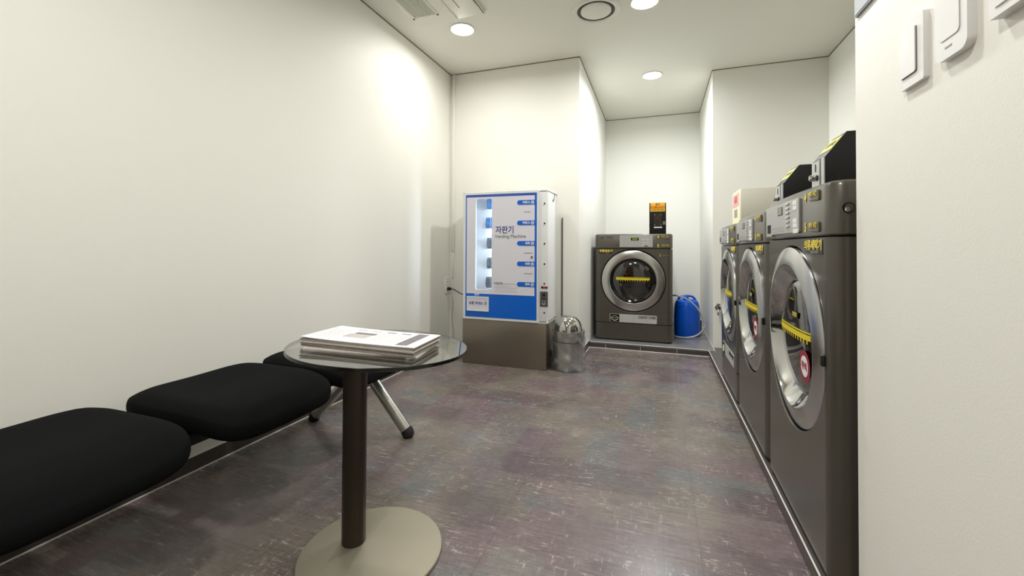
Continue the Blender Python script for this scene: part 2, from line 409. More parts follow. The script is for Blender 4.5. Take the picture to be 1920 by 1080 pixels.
# ------------------------------------------------------------------ laundry machines
def laundry(name, label, loc, rotz, W, HT, SEAM, kind, D=.76, nameplate=False, badge=False, tilt=1.6, group=None, zc=.585):
    t = thing(name, label, 'washing machine' if kind == 'washer' else 'tumble dryer', loc, rotz, group)
    hw, R, r = W / 2, .045, .291
    def plan(inset=0.0, bow=0.0, n=6):
        pts = [(hw - inset, D), (-hw + inset, D)]
        for k in range(n + 1):
            a = radians(180 + 90 * k / n); pts.append((-hw + R + (R - inset) * cos(a), R + (R - inset) * sin(a)))
        m_ = 10
        for k in range(1, m_):
            x = (-hw + R) + (W - 2 * R) * k / m_; pts.append((x, inset - bow * (1 - (2 * k / m_ - 1) ** 2)))
        for k in range(n + 1):
            a = radians(270 + 90 * k / n); pts.append((hw - R + (R - inset) * cos(a), R + (R - inset) * sin(a)))
        return pts
    z0, z1 = (.165 if nameplate else .016), SEAM - .004
    # cabinet: side shell prism without front + front with round dish
    bm = B(); tt = bmesh.new()
    pl = plan()
    fr0 = (-hw + R, 0.); fr1 = (hw - R, 0.)
    path = [q for q in pl[2:9]][::-1] + [pl[1], pl[0]] + [q for q in pl[-7:]][::-1]
    lo = [tt.verts.new((x, y, z0)) for x, y in path]; hi = [tt.verts.new((x, y, z1)) for x, y in path]
    for k in range(len(path) - 1): tt.faces.new((lo[k], lo[k + 1], hi[k + 1], hi[k]))
    tt.faces.new(lo); tt.faces.new(hi[::-1])
    # front face
    n = 96; rx = hw - R
    ang = [2 * pi * k / n for k in range(n)]
    outer = []
    for a in ang:
        dx, dz = cos(a), sin(a); cands = []
        if abs(dx) > 1e-9: cands.append((rx if dx > 0 else -rx) / dx)
        if abs(dz) > 1e-9: cands.append(((z1 - zc) if dz > 0 else (z0 - zc)) / dz)
        s = min(c for c in cands if c > 0); outer.append([dx * s, zc + dz * s])
    for cx, cz in ((rx, z1), (-rx, z1), (-rx, z0), (rx, z0)):
        i = min(range(n), key=lambda k: (outer[k][0] - cx) ** 2 + (outer[k][1] - cz) ** 2); outer[i] = [cx, cz]
    # the dish may not be wider than the flat front: pinch it
    rr = min(r, rx - .0 + .012)
    ov = [tt.verts.new((x, 0, z)) for x, z in outer]
    def ring(rad, y): return [tt.verts.new((max(-rx + .002, min(rx - .002, rad * cos(a))) if y > -.001 and rad > rx else rad * cos(a), y, zc + rad * sin(a))) for a in ang]
    r0 = ring(rr, 0); r1 = ring(rr - .004, .004)
    for A, C in ((ov, r0), (r0, r1)):
        for k in range(n):
            k2 = (k + 1) % n
            try: tt.faces.new((A[k], A[k2], C[k2], C[k]))
            except ValueError: pass
    bmesh.ops.recalc_face_normals(tt, faces=tt.faces[:]); merge(bm, tt)
    cab = obj('cabinet', bm, BODY, t, angle=30)
    b = B(); lathe(b, [(rr - .004, -.004), (rr - .005, -.075), (.20, -.080), (0, -.080)], 96, Matrix.Translation((0, 0, zc)) @ RXF, cap0=False); obj('door_recess', b, BODY2, t)
    if nameplate: b = B(); prism(b, plan(.002), .012, .160); obj('lower_panel', b, BODY, t, angle=30)
    b = B(); prism(b, [(-hw + .03, .02), (hw - .03, .02), (hw - .03, D - .02), (-hw + .03, D - .02)], 0, .012); obj('feet_frame', b, BLACK, t)
    # control fascia with bowed front and rounded top edge
    b = B()
    prof = [(.004, SEAM), (0, SEAM + .004), (0, HT - .014), (.004, HT - .005), (.014, HT)]
    tt = bmesh.new(); rings = []
    for ins, z in prof: rings.append([tt.verts.new((x, y, z)) for x, y in plan(ins, .010)])
    m_ = len(rings[0])
    for A, C in zip(rings, rings[1:]):
        for k in range(m_): tt.faces.new((A[k], A[(k + 1) % m_], C[(k + 1) % m_], C[k]))
    tt.faces.new(rings[0][::-1]); tt.faces.new(rings[-1]); bmesh.ops.recalc_face_normals(tt, faces=tt.faces[:]); merge(b, tt)
    fas = obj('control_panel', b, BODY, t, angle=30)
    b = B(); prism(b, plan(.012), SEAM - .006, SEAM + .001); obj('seam_gasket', b, BLKHOLE, t)
    ph = HT - SEAM
    yf = -.0085
    if kind == 'washer':
        sx0, sx1 = -.272, .122
        b = B(); plate(b, -.205, sx1, SEAM + .016, HT - .022, yf, .005, .003); cp = obj('control_plate', b, SILVER, t)
        b = B(); plate(b, -.292, -.208, SEAM + .010, HT - .022, -.001, .009, .004); dr = obj('dispenser_drawer', b, SILVER, t)
        b = B(); plate(b, -.272, -.219, SEAM + .022, SEAM + .054, -.0095, .001, .004); obj('drawer_opening', b, BLKHOLE, dr)
        b = B(); box(b, (-.268, -.0105, HT - .046), (-.235, -.010, HT - .040)); obj('print', b, PINK, dr)
        b = B(); plate(b, -.108, -.050, HT - .062, HT - .034, yf - .005, .0012, .002); obj('display_frame', b, DGREY, cp)
        b = B(); plate(b, -.105, -.053, HT - .060, HT - .036, yf - .0062, .0006, .001); obj('display', b, LCD, cp)
        for k in range(6):
            z = HT - .030 - k * (ph - .052) / 6.2
            b = B(); plate(b, -.008, .028, z - .0045, z + .0035, yf - .005, .0035, .003)
            obj('button', b, SILVER2, cp)
            b = B(); box(b, (-.010, yf - .0056, z - .0062), (.030, yf - .005, z - .0048)); obj('button_line', b, DGREY, cp)
        for k, (zz, ww) in enumerate(((HT - .034, .038), (HT - .050, .038), (SEAM + .052, .038), (SEAM + .037, .040), (SEAM + .020, .050))):
            b = B(); box(b, (.068, yf - .0062, zz - .0065), (.068 + ww, yf - .005, zz + .0065)); obj('sticker', b, WHITEP, cp)
        for k in range(3):
            b = B(); box(b, (-.19, yf - .0055, SEAM + .024 + k * .007), (-.03, yf - .005, SEAM + .0248 + k * .007)); obj('print', b, GREYT, cp)
        bx = .162
        lx0, lx1 = .125, .274
        ltxt = '의류세탁기'
    else:
        b = B(); plate(b, -.115, .175, SEAM + .012, HT - .012, yf, .005, .003); cp = obj('control_plate', b, SILVER, t)
        b = B(); plate(b, -.015, .053, SEAM + .073, SEAM + .098, yf - .005, .0015, .002); obj('display', b, LCDG, cp)
        text('display_digits', '88:88', .019, .019, yf - .0067, SEAM + .085, LCDT, cp)
        for k in range(6):
            z = SEAM + .030 + (k % 3) * .024; x = .095 + (k // 3) * .035
            b = B(); plate(b, x - .011, x + .011, z - .006, z + .006, yf - .005, .003, .004); obj('button', b, SILVER2, cp)
        b = B(); plate(b, .105, .135, SEAM + .018, SEAM + .026, yf - .008, .001, .002); obj('coin_light', b, DGREY, cp)
        for k in range(4):
            b = B(); box(b, (-.10, yf - .0055, SEAM + .030 + k * .016), (-.04, yf - .005, SEAM + .0315 + k * .016)); obj('print', b, GREYT, cp)
        b = B(); box(b, (-.232, yf + .002, HT - .034), (-.150, yf + .006, HT - .026)); obj('print', b, DGREY, t)
        b = B(); box(b, (-.290, yf + .002, HT - .034), (-.258, yf + .008, HT - .026)); obj('print', b, DGREY, t)
        bx = .222
        lx0, lx1 = -.305, -.175
        ltxt = '의류건조기'
    # number badges
    for s, zz in (('4', HT - .030), ('5', SEAM + .025)):
        yb = -.0045
        b = B(); lathe(b, [(.0165, .0), (.0165, .0045), (0, .0045)], 32, Matrix.Translation((bx, yb + .003, zz)) @ RXF)
        plate(b, bx, bx + .098, zz - .014, zz + .014, yb + .004, .0045, .004); nb = obj('number_badge', b, GOLDB, t)
        text('lettering', s, .036, bx, yb - .0030, zz, YELT, nb, sx=.8, bold=.0012)
        text('lettering', '세탁 시간' if kind == 'washer' else '건조 시간', .016, bx + .058, yb - .0030, zz + .005, YELT, nb)
        b = B(); box(b, (bx + .022, yb - .0018, zz - .0092), (bx + .092, yb - .0012, zz - .0076)); obj('underline', b, GREYT, nb)
    # machine kind label
    b = B(); plate(b, lx0, lx1, SEAM - .050, SEAM - .010, 0, .0012, .002); lb = obj('name_label', b, BLACKL, t)
    text('lettering', ltxt, .031 if kind == 'washer' else .027, (lx0 + lx1) / 2, -.0016, SEAM - .026, YELT, lb, bold=.0009)
    text('lettering', '상업용 세탁설비' if kind == 'washer' else '상업용', .009, (lx0 + lx1) / 2 + .012, -.0016, SEAM - .045, GREYT, lb)
    if kind != 'washer':
        text('lettering', '2', .026, .238, -.0008, SEAM - .062, YELT, t)
        b = B(); box(b, (.252, -.0008, SEAM - .063), (.315, 0, SEAM - .060)); obj('underline', b, GOLD, t)
    # door
    door = bpy.data.objects.new('door', None); COL.objects.link(door); door.parent = t
    door.location = (0, 0 if kind == 'washer' else -.004, zc); door.rotation_euler = (radians(tilt), 0, 0)
    b = B(); lathe(b, [(.262, -.032), (.279, -.028), (.2820, -.012), (.280, -.008)], 96, RXF, cap0=False, cap1=False); obj('door_side', b, SIDE, door)
    ring_p = [(.279, -.010), (.283, -.005), (.2825, -.001), (.277, .0015), (.232, .0125), (.228, .0128), (.225, .011)]
    cone_p = [(.225, .011), (.218, .001), (.196, -.020), (.183, -.030)]
    if kind != 'washer':
        ring_p = [(.279, -.004), (.2795, .000), (.277, .003), (.270, .005), (.240, .009), (.214, .0125), (.209, .012), (.207, .010)]
        cone_p = [(.207, .010), (.204, .000), (.202, -.015), (.199, -.030)]
    b = B(); lathe(b, ring_p, 120, RXF, cap0=False, cap1=False); obj('chrome_ring', b, CHROME, door, angle=25)
    b = B(); lathe(b, cone_p, 96, RXF, cap0=False, cap1=False); obj('inner_rim', b, CHROME2, door, angle=60)
    b = B(); lathe(b, [(.200 if kind != 'washer' else .186, -.028), (.175, -.016), (.15, -.008), (.10, -.002), (.05, .000), (0, .001)], 72, RXF, cap0=False); gl = obj('door_glass', b, GLASSD, door, angle=60)
    # yellow strip and toothed edge, follows the bowl
    def gy(x, z):
        q = min(1, math.hypot(x, z) / .186); return -(.0024 - .008 * q * q - .018 * q ** 6)
    def curved(x0, x1, zz0, zz1, nseg=16):
        tt = bmesh.new(); a = []
        for k in range(nseg + 1):
            x = x0 + (x1 - x0) * k / nseg
            a.append([tt.verts.new((x, gy(x, z) - e_, z)) for z, e_ in ((zz0, .0006), (zz1, .0006))])
        for p, q in zip(a, a[1:]): tt.faces.new((p[0], q[0], q[1], p[1]))
        g = tt.faces[:]; rs = bmesh.ops.extrude_face_region(tt, geom=g)
        for v in [v for v in rs['geom'] if isinstance(v, bmesh.types.BMVert)]: v.co.y += .0005
        bmesh.ops.recalc_face_normals(tt, faces=tt.faces[:]); return tt
    b = B(); merge(b, curved(-.150, .150, .008, .024)); merge(b, curved(-.150, .150, .028, .032))
    for k in range(13):
        x = -.132 + k * .022; merge(b, curved(x - .003, x + .003, -.003, .008, 1))
    obj('warning_strip', b, YEL, gl)
    if badge:
        b = B(); lathe(b, [(.046, .0), (.046, .0012), (0, .0012)], 48, Matrix.Translation((.122, -.0012, -.070)) @ RXF); bd = obj('round_sticker', b, MAROON, gl)
        b = B(); lathe(b, [(.031, .0), (.031, .0008), (0, .0008)], 40, Matrix.Translation((.122, -.0024, -.070)) @ RXF); obj('sticker_center', b, WHITEP, bd)
        text('lettering', '주의', .026, .122, -.0036, -.070, MAROON, bd, bold=.0008)
        b = B(); plate(b, .012, .070, .062, .080, -.0008, .001, .002); ob = obj('notice_label', b, BLACKL, gl)
        text('lettering', '문열림', .015, .041, -.0022, .071, YELT, ob)
    if kind == 'washer':
        # handle dimple and hinge on the near side
        b = B(); box(b, (.276, -.010, -.028), (.288, .000, .002), .003); obj('door_latch', b, BLACK, door)
        b = B(); lathe(b, [(.013, .004), (.012, .0), (.008, -.002), (.0, -.004)], 24, Matrix.Translation((hw - .0015, .037, HT - .072)) @ Matrix.Rotation(pi / 2, 4, 'Y'), cap0=False); lk = obj('side_lock', b, BLKHOLE, t)
        b = B(); lathe(b, [(.0065, 0), (.006, .004), (0, .005)], 16, Matrix.Translation((hw + .0005, .034, HT - .077)) @ Matrix.Rotation(pi / 2, 4, 'Y')); obj('screw', b, CHROME2, lk)
    if nameplate:
        b = B(); plate(b, -.205, .210, .170 + .0, .245, 0.0, .002, .008); npl = obj('nameplate', b, SILVER2, t)
        b = B(); plate(b, -.200, -.118, .172, .242, -.002, .0008, .003); pic = obj('nameplate_picture', b, BLKHOLE, npl)
        b = B()
        tube(b, [(-.160 + .032 * cos(a), -.0030, .214 + .030 * sin(a)) for a in [pi + pi * k / 12 for k in range(13)]], .0035, 8)
        tube(b, [(-.160 + .024 * cos(a), -.0030, .216 + .010 * sin(a)) for a in [2 * pi * k / 16 for k in range(17)]], .002, 8)
        obj('washing_drum_mark', b, mat('pale_green_print', (190, 200, 160), .5), pic)
        text('lettering', '상업용세탁기 코인빨래', .026, .125, -.0024, .222, BLACKL, npl, sx=.62, bold=.0006)
    return t
GOLDB = mat('badge_dark_gold', (88, 80, 50), 0.4)
YELT = mat('yellow_lettering', (236, 214, 80), 0.45)
BLACKL = mat('label_black', (30, 29, 26), 0.4)

XW = .410
laundry('washing_machine', 'large grey front-load washer nearest the camera, white wall edge beside it', (XW, 1.590, ZS), -pi / 2, .655, 1.032, .891, 'washer', badge=True, group=None, zc=.578)
laundry('washing_machine', 'grey front-load washer in the middle of the row along the right', (XW, 2.253, ZS), -pi / 2, .655, 1.014, .880, 'washer', badge=True, zc=.572)
laundry('washing_machine', 'grey front-load washer at the far end of the row, below the cream box', (XW, 2.914, ZS), -pi / 2, .655, 1.000, .876, 'washer', nameplate=True, zc=.566)
laundry('tumble_dryer', 'grey front-load clothes dryer standing alone in the back alcove on a low step', (-.2215, 4.02, ZS), 0, .690, .985, .852, 'dryer', nameplate=True, tilt=1.5, zc=.555)

# ------------------------------------------------------------------ coin boxes
def coin_box(label, loc, rotz, W, style):
    t = thing('coin_box', label, 'coin box', loc, rotz)
    hw = W / 2
    # side profile in (y, z): front plate, slanted hood, flat top
    if style == 'hood': prof = [(0, 0), (0, .118), (.058, .194), (.30, .194), (.30, 0)]
    else: prof = [(0, 0), (0, .20), (.008, .285), (.22, .285), (.22, 0)]
    b = B(); prism(b, [(y, z) for y, z in prof], -hw, hw, Matrix(((0, 0, 1, 0), (1, 0, 0, 0), (0, 1, 0, 0), (0, 0, 0, 1))), bev=.0015); obj('housing', b, BLACKM, t)
    if style == 'hood':
        b = B(); plate(b, -hw + .004, hw - .038, .004, .114, 0, .004, .003); fp = obj('coin_plate', b, SILVER, t)
        b = B(); plate(b, hw - .026, hw - .002, .002, .116, 0, .003, .002); obj('edge_plate', b, SILVER, t)
        b = B(); lathe(b, [(.011, 0), (.011, .010), (.008, .014), (0, .014)], 24, Matrix.Translation((-.030, -.004, .062)) @ RXF); obj('reject_button', b, CHROME2, fp)
        b = B(); lathe(b, [(.009, 0), (.009, .003), (0, .003)], 20, Matrix.Translation((.0, -.004, .058)) @ RXF); obj('keyhole', b, BLKHOLE, fp)
        b = B(); plate(b, -.022, .002, .008, .030, -.004, .002, .008); obj('coin_return', b, BLKHOLE, fp)
        b = B(); box(b, (-.018, -.0055, .080), (-.014, -.004, .105)); obj('coin_slot', b, BLKHOLE, fp)
        # sticker lies on the slanted hood
        d = Vector((0, .058, .076)).normalized(); nrm = Vector((0, -d.z, d.y))
        o_ = Vector((0, .034, .118 + .076 * .034 / .058)) + nrm * .0008
        mt = Matrix.Translation(o_) @ Matrix(((1, 0, 0), (0, d.y, nrm.y), (0, d.z, nrm.z))).to_4x4()
        b = B(); tt = bmesh.new(); bmesh.ops.create_cube(tt, size=1)
        for v in tt.verts: v.co = Vector((v.co.x * (W - .012), v.co.y * .052, v.co.z * .001))
        merge(b, tt, mt); st = obj('yellow_sticker', b, YELN, t)
        text('lettering', '동전투입', .022, 0, 0, 0, BLACKL, st, mtx=mt @ Matrix.Translation((0, 0, .0009)))
    else:
        b = B(); plate(b, -hw + .010, hw - .006, .205, .283, .010, .012, .002); hd = obj('header_sign', b, AMBER, t)
        b = B(); box(b, (-hw + .012, -.003, .234), (hw - .008, -.0021, .258)); obj('red_band', b, ORANGE, hd)
        text('lettering', '동전', .022, .003, -.0032, .270, BROWN, hd)
        text('lettering', '건조 이용요금', .0205, .003, -.0036, .246, AMBER, hd, bold=.0006)
        text('lettering', '500원 동전 투입', .016, .003, -.0032, .219, BROWN, hd)
        b = B(); plate(b, -.030, .036, .075, .182, 0, .003, .004); fp = obj('coin_plate', b, DSTEEL, t)
        b = B(); box(b, (-.003, -.0045, .085), (.002, -.003, .120)); obj('coin_slot', b, BLKHOLE, fp)
        b = B()
        for x in (-.024, .030):
            for z in (.082, .176): box(b, (x - .003, -.0045, z - .003), (x + .003, -.003, z + .003))
        obj('screw', b, SILVER, fp)
        b = B(); box(b, (-.030, -.0015, .055), (.040, 0, .066)); obj('sticker', b, WHITEP, t)
        b = B(); box(b, (.046, -.0015, .085), (hw - .003, 0, .115)); obj('coin_return', b, STEEL, t)
        b = B(); box(b, (-hw - .002, .01, .07), (-hw, .02, .09), .001); obj('side_lock', b, SILVER, t)
    return t
YELN = mat('bright_yellow_sticker', (238, 232, 20), 0.4)
BROWN = mat('dark_brown_print', (90, 45, 10), 0.5)
coin_box('black coin box with slanted hood on the nearest washer', (.500, 1.638, ZS + 1.032), -pi / 2, .112, 'hood')
coin_box('black coin box with slanted hood on the middle washer', (.500, 2.107, ZS + 1.014), -pi / 2, .112, 'hood')
coin_box('narrow black coin box with yellow and red header on the alcove dryer', (-.006, 4.06, ZS + .985), radians(-2), .142, 'upright')
# cream box on the far washer
t = thing('cream_box', 'cream metal box with a pink and yellow front on the far washer', 'box', (.487, 3.095, ZS + 1.000), -pi / 2)
b = B(); box(b, (-.155, 0, 0), (.155, .36, .232), .002); obj('housing', b, CREAM, t)
b = B(); box(b, (-.145, -.002, .01), (.135, 0, .222)); ns = obj('notice_sheet', b, CREAML, t)
b = B(); box(b, (-.125, -.003, .130), (.100, -.002, .212)); pk = obj('pink_heading', b, PINK, ns)
text('lettering', '세제', .06, -.012, -.0034, .170, RED, pk)
b = B(); box(b, (-.07, -.003, .06), (.04, -.002, .112)); obj('picture', b, GREYT, ns)

# ------------------------------------------------------------------ vending machine
t = thing('vending_machine', 'white and blue laundry goods vending machine on a steel plinth', 'vending machine', (-1.11, 3.012, 0))
x0, x1, zb, zt, yb_ = -.345, .345, .345, 1.338, .300
b = B(); box(b, (-.346, .002, 0), (.333, .288, .345), .003); obj('plinth', b, STEEL, t)
b = B()
box(b, (x0, .28, zb), (x1, yb_, zt), .003); box(b, (x0, 0, zb), (x0 + .02, .29, zt), .003); box(b, (x0, 0, zb), (x1, .29, zb + .02), .003)
box(b, (x0, 0, zt - .02), (x1, .29, zt), .003); box(b, (.245, .001, zb + .01), (.30, .10, zt - .01)); box(b, (.268, 0, zb), (x1, .29, zt), .012, 4)
box(b, (x0 + .02, .11, zb + .02), (.268, .28, zt - .02)); obj('cabinet', b, VWHITE, t)
def holed(bm, X0, X1, Z0, Z1, hx0, hx1, hz0, hz1, y, th, rh=.012):
    """plate facing -y with a rounded window hole"""
    tt = bmesh.new(); h = rrect(hx0, hx1, hz0, hz1, rh, 5); n = len(h); cx, cz = (hx0 + hx1) / 2, (hz0 + hz1) / 2
    def outer(p, q):
        i = q // 6
        px, pz = p
        cor = [(X1, Z1), (X0, Z1), (X0, Z0), (X1, Z0)][i]
        j = q % 6
        if j == 0: return ((X1, pz), (px, Z1), (X0, pz), (px, Z0))[i]
        if j == 5: return ((px, Z1), (X0, pz), (px, Z0), (X1, pz))[i]
        return cor
    layers = []
    for yy in (y, y - th):
        a = [tt.verts.new((px, yy, pz)) for px, pz in h]; o = [tt.verts.new((*[outer(p, k)[0]], yy, outer(p, k)[1])) for k, p in enumerate(h)]
        layers.append((a, o))
    for k in range(n):
        k2 = (k + 1) % n
        for a, o in layers: tt.faces.new((a[k], a[k2], o[k2], o[k]))
        tt.faces.new((layers[0][0][k], layers[0][0][k2], layers[1][0][k2], layers[1][0][k]))
        tt.faces.new((layers[0][1][k], layers[0][1][k2], layers[1][1][k2], layers[1][1][k]))
    bmesh.ops.remove_doubles(tt, verts=tt.verts[:], dist=1e-6)
    bmesh.ops.dissolve_degenerate(tt, edges=tt.edges[:], dist=1e-6)
    bmesh.ops.recalc_face_normals(tt, faces=tt.faces[:]); merge(bm, tt)
wx0, wx1, wz0, wz1 = -.230, -.093, .578, 1.282
b = B(); holed(b, -.333, .272, zb + .006, zt - .006, wx0, wx1, wz0, wz1, 0, .016); dr = obj('front_door', b, VWHITE, t, angle=30)
b = B(); holed(b, -.314, .263, .368, 1.314, wx0, wx1, wz0, wz1, -.016, .001); bp_ = obj('blue_panel', b, VBLUE, dr, smooth=False)
b = B(); box(b, (-.314, -.0178, 1.296), (.263, -.017, 1.314)); obj('top_band', b, VBLUED, bp_)
b = B(); holed(b, -.305, .247, .548, 1.294, wx0 + .001, wx1 - .001, wz0 + .001, wz1 - .001, -.017, .001); sh = obj('print_sheet', b, VSHEET, dr, smooth=False)
b = B(); plate(b, wx0 - .004, wx1 + .004, wz0 - .004, wz1 + .004, -.003, .003, .01); pn = obj('display_window', b, PANE, dr)
# bright inside, lit by a tube at the left of the window
b = B(); box(b, (-.040, .016, wz0), (-.024, .030, wz1), .003); obj('light_tube', b, LTUBE, t)
words = ['바운스', '바운스', '세제', '세제', '세탁']
for k in range(5):
    z = 1.243 - .153 * k
    b = B(); pts = [(.255, z - .0175)] + [(.255, z + .0175)] + [(.128 + .0175 * cos(a), z + .0175 * sin(a)) for a in [pi / 2 + pi * j / 10 for j in range(11)]]
    prism(b, pts, 0, .0012, Matrix.Translation((0, -.018, 0)) @ FRONT); pl = obj('price_tab', b, VBLUE, sh)
    text('lettering', words[k], .021, .183 if k < 2 else .192, -.0196, z, WHITEP, pl, bold=.0006)
    b = B(); lathe(b, [(.0125, 0), (.0125, .0008), (.0085, .0008), (.0085, 0)], 24, Matrix.Translation((.231, -.0194, z)) @ RXF, cap0=False, cap1=False); obj('icon_ring', b, WHITEP, pl)
    b = B(); box(b, (.226, -.0203, z - .003), (.237, -.0196, z + .004)); obj('icon', b, WHITEP, pl)
    if k in (0, 2, 3):
        b = B(); box(b, (.165, -.0186, z - .074), (.215 if k == 0 else .232, -.018, z - .070)); obj('small_print', b, OLIVE, sh)
text('lettering', '자판기', .062, .012, -.0186, 1.036, NAVY, sh, bold=.0008, sx=.88)
text('lettering', 'Vending Machine', .037, .055, -.0186, .990, OLIVE, sh, sx=.98)
text('lettering', '사용방법', .020, -.040, -.0186, .632, DGREY, sh)
b = B(); box(b, (-.005, -.0186, .629), (.100, -.018, .632))
for k, (a, c) in enumerate(((-.06, .06), (-.075, .115), (-.06, .105), (-.075, .115))): box(b, (a, -.0186, .614 - k * .014), (c, -.018, .616 - k * .014))
obj('small_print', b, GREYT, sh)
b = B(); lathe(b, [(.009, 0), (.008, .004), (0, .006)], 20, Matrix.Translation((.226, -.018, .835)) @ RXF); obj('door_lock', b, STEEL2, dr)
b = B(); plate(b, -.293, -.122, .420, .520, -.017, .004, .018); tray = obj('delivery_flap', b, VSHEET, dr)
b = B(); holed(b, -.299, -.116, .414, .526, -.291, -.124, .422, .518, -.017, .007, .016); obj('flap_frame', b, VWHITE, tray)
text('lettering', '상품 꺼내는 곳', .027, -.2075, -.0215, .474, NAVY, tray, sx=.92, bold=.0004)
text('lettering', 'EXIT', .020, -.215, -.0176, .540, WHITEP, dr, bold=.0005)
# coin side
for z in (1.232, 1.085, .935, .785, .640, .425):
    b = B(); lathe(b, [(.0065, 0), (.006, .003), (0, .004)], 16, Matrix.Translation((.318, .0, z)) @ RXF); obj('screw', b, BLACK, t)
b = B(); box(b, (.293, -.003, .604), (.343, .001, .620), .001); rd = obj('price_display', b, BLACK, t)
b = B(); box(b, (.308, -.0036, .606), (.335, -.003, .618)); obj('red_digits', b, RED, rd)
b = B(); plate(b, .285, .345, .470, .582, .001, .004, .002); cp = obj('coin_plate', b, STEEL2, t)
b = B(); lathe(b, [(.012, 0), (.012, .005), (.007, .006), (0, .003)], 24, Matrix.Translation((.315, -.003, .558)) @ RXF); obj('reject_button', b, BLACK, cp)
b = B(); box(b, (.300, -.0045, .528), (.330, -.003, .534)); obj('coin_slot', b, BLKHOLE, cp)
b = B(); plate(b, .304, .326, .484, .514, -.003, .002, .008); obj('coin_return', b, SILVER, cp)
b = B(); plate(b, .310, .320, .496, .512, -.005, .001, .004); obj('return_opening', b, BLKHOLE, cp)
b = B(); tube(b, [(.350, .15, 1.27), (.358, .15, 1.30), (.352, .15, 1.325)], .003, 8); box(b, (.344, .14, 1.26), (.350, .16, 1.275)); obj('side_hook', b, STEEL2, t)
for k in range(5):
    z = 1.205 - .153 * k + (0, .004, -.003, -.006, -.004)[k]
    b = B(); box(b, (-.185, .035, z - .004), (-.02, .10, z), .001); obj('product_shelf', b, PANE if False else VSHEET, t)
PK = ['blue and white dryer sheet packet on the top shelf of the vending machine window', 'pale blue dryer sheet packet, second from the top in the vending machine window',
      'dark grey detergent packet, third from the top in the vending machine window', 'dark grey detergent packet, fourth from the top in the vending machine window',
      'dark striped detergent packet, lowest in the vending machine window']
for k in range(5):
    z = 1.205 - .153 * k + (0, .004, -.003, -.006, -.004)[k]
    px = (-.160, -.168, -.158, -.158, -.166)[k]
    b = B()
    tt = bmesh.new(); bmesh.ops.create_cube(tt, size=1); bmesh.ops.subdivide_edges(tt, edges=tt.edges[:], cuts=5, use_grid_fill=True)
    for v in tt.verts:
        x, y, q = v.co; s = 1 - .55 * abs(2 * q) ** 3
        v.co = Vector((x * .115 + .0575, y * .05 * s + .064 + .004 * sin(x * 40), q * .084 + .042))
    merge(b, tt)
    for j in range(5): box(b, (.008 + j * .022, .036 if j % 2 else .038, .012), (.016 + j * .022, .045, .072), .001)
    tag(obj('product_packet', b, PRODB if k < 2 else PRODG, loc=(-1.11 + px, 3.012, z + .001)), PK[k], 'packet', 'packets in the vending machine window')

# ------------------------------------------------------------------ trash bin
t = thing('trash_bin', 'small stainless swing-top bin wrapped in a clear plastic bag', 'trash bin', (-.640, 3.142, 0))
b = B(); lathe(b, [(.100, 0), (.108, .004), (.112, .02), (.113, .20), (.112, .212)], 64); obj('bin_body', b, BINST, t)
b = B(); lathe(b, [(.114, .213), (.118, .218), (.118, .268), (.120, .280), (.119, .288), (.106, .290), (.104, .285)], 64); obj('bin_collar', b, BINST, t)
b = B(); lathe(b, [(.115, .212), (.1155, .210), (.113, .207)], 64, cap0=False, cap1=False); obj('band_line', b, BLACK, t)
b = B(); lathe(b, [(.104, .287), (.101, .318), (.088, .352), (.066, .378), (.036, .393), (0, .398)], 64, cap0=False); obj('swing_lid', b, CHROME2, t)
b = B(); tt = bmesh.new(); n = 110; zs = [.004 + .286 * k / 34 for k in range(35)]; rows = []
for z in zs:
    row = []
    for k in range(n):
        a = 2 * pi * k / n
        f = z / .29
        wr = noise.noise(Vector((cos(a) * 3.2, sin(a) * 3.2 + z * 9, z * 7))) * .5 + noise.noise(Vector((cos(a) * 9 + z * 16, sin(a) * 9, z * 12 + 3))) * .35
        r = .1215 + .006 * abs(wr) * 2 + .010 * (1 - f) ** 2 * max(0, cos(a + .5)) + .003 * sin(a * 7 + z * 60)
        if f > .93: r = .1215 + .001 * sin(a * 21)
        row.append(tt.verts.new((r * cos(a), r * sin(a), z)))
    rows.append(row)
for A, C in zip(rows, rows[1:]):
    for k in range(n): tt.faces.new((A[k], A[(k + 1) % n], C[(k + 1) % n], C[k]))
merge(b, tt); obj('plastic_bag', b, BAG, t, angle=60)

# ------------------------------------------------------------------ alcove: can, hose, tub; faucet
t = thing('jerrycan', 'round blue plastic jerrycan on the alcove floor beside the dryer', 'jerrycan', (.268, 4.50, ZS))
b = B(); lathe(b, [(.108, 0), (.116, .008), (.119, .03), (.120, .19), (.116, .26), (.112, .30), (.100, .335), (.078, .350), (.05, .354), (0, .355)], 64); obj('can_body', b, BLUEP, t)
b = B(); lathe(b, [(.026, .352), (.026, .378), (.022, .382), (0, .382)], 32, Matrix.Translation((-.012, -.045, 0))); obj('cap', b, BLUEP, t)
b = B(); tube(b, spline([(-.085, .01, .335), (-.06, .01, .372), (0, .01, .386), (.055, .01, .376), (.085, .01, .335)], 6), .011, 10); obj('handle', b, BLUEP, t)
b = B(); lathe(b, [(.07, 0), (.075, .09), (.078, .10), (.072, .10), (.068, .01), (0, .01)], 40)
tag(obj('plastic_tub', b, mat('dark_green_tub', (50, 66, 66), .4), loc=(.355, 4.80, ZS)), 'low dark green tub half hidden behind the blue jerrycan', 'tub')
b = B(); tube(b, spline([(.135, 4.45, .44), (.17, 4.33, .452), (.262, 4.33, .418), (.345, 4.33, .345), (.402, 4.335, .24), (.412, 4.33, .185), (.385, 4.32, .125), (.33, 4.31, .082), (.26, 4.30, .064), (.19, 4.30, .063), (.135, 4.33, .066)], 8), .0075, 10)
tag(obj('drain_hose', b, HOSE), 'grey drain hose looping around the blue jerrycan from the dryer', 'hose')
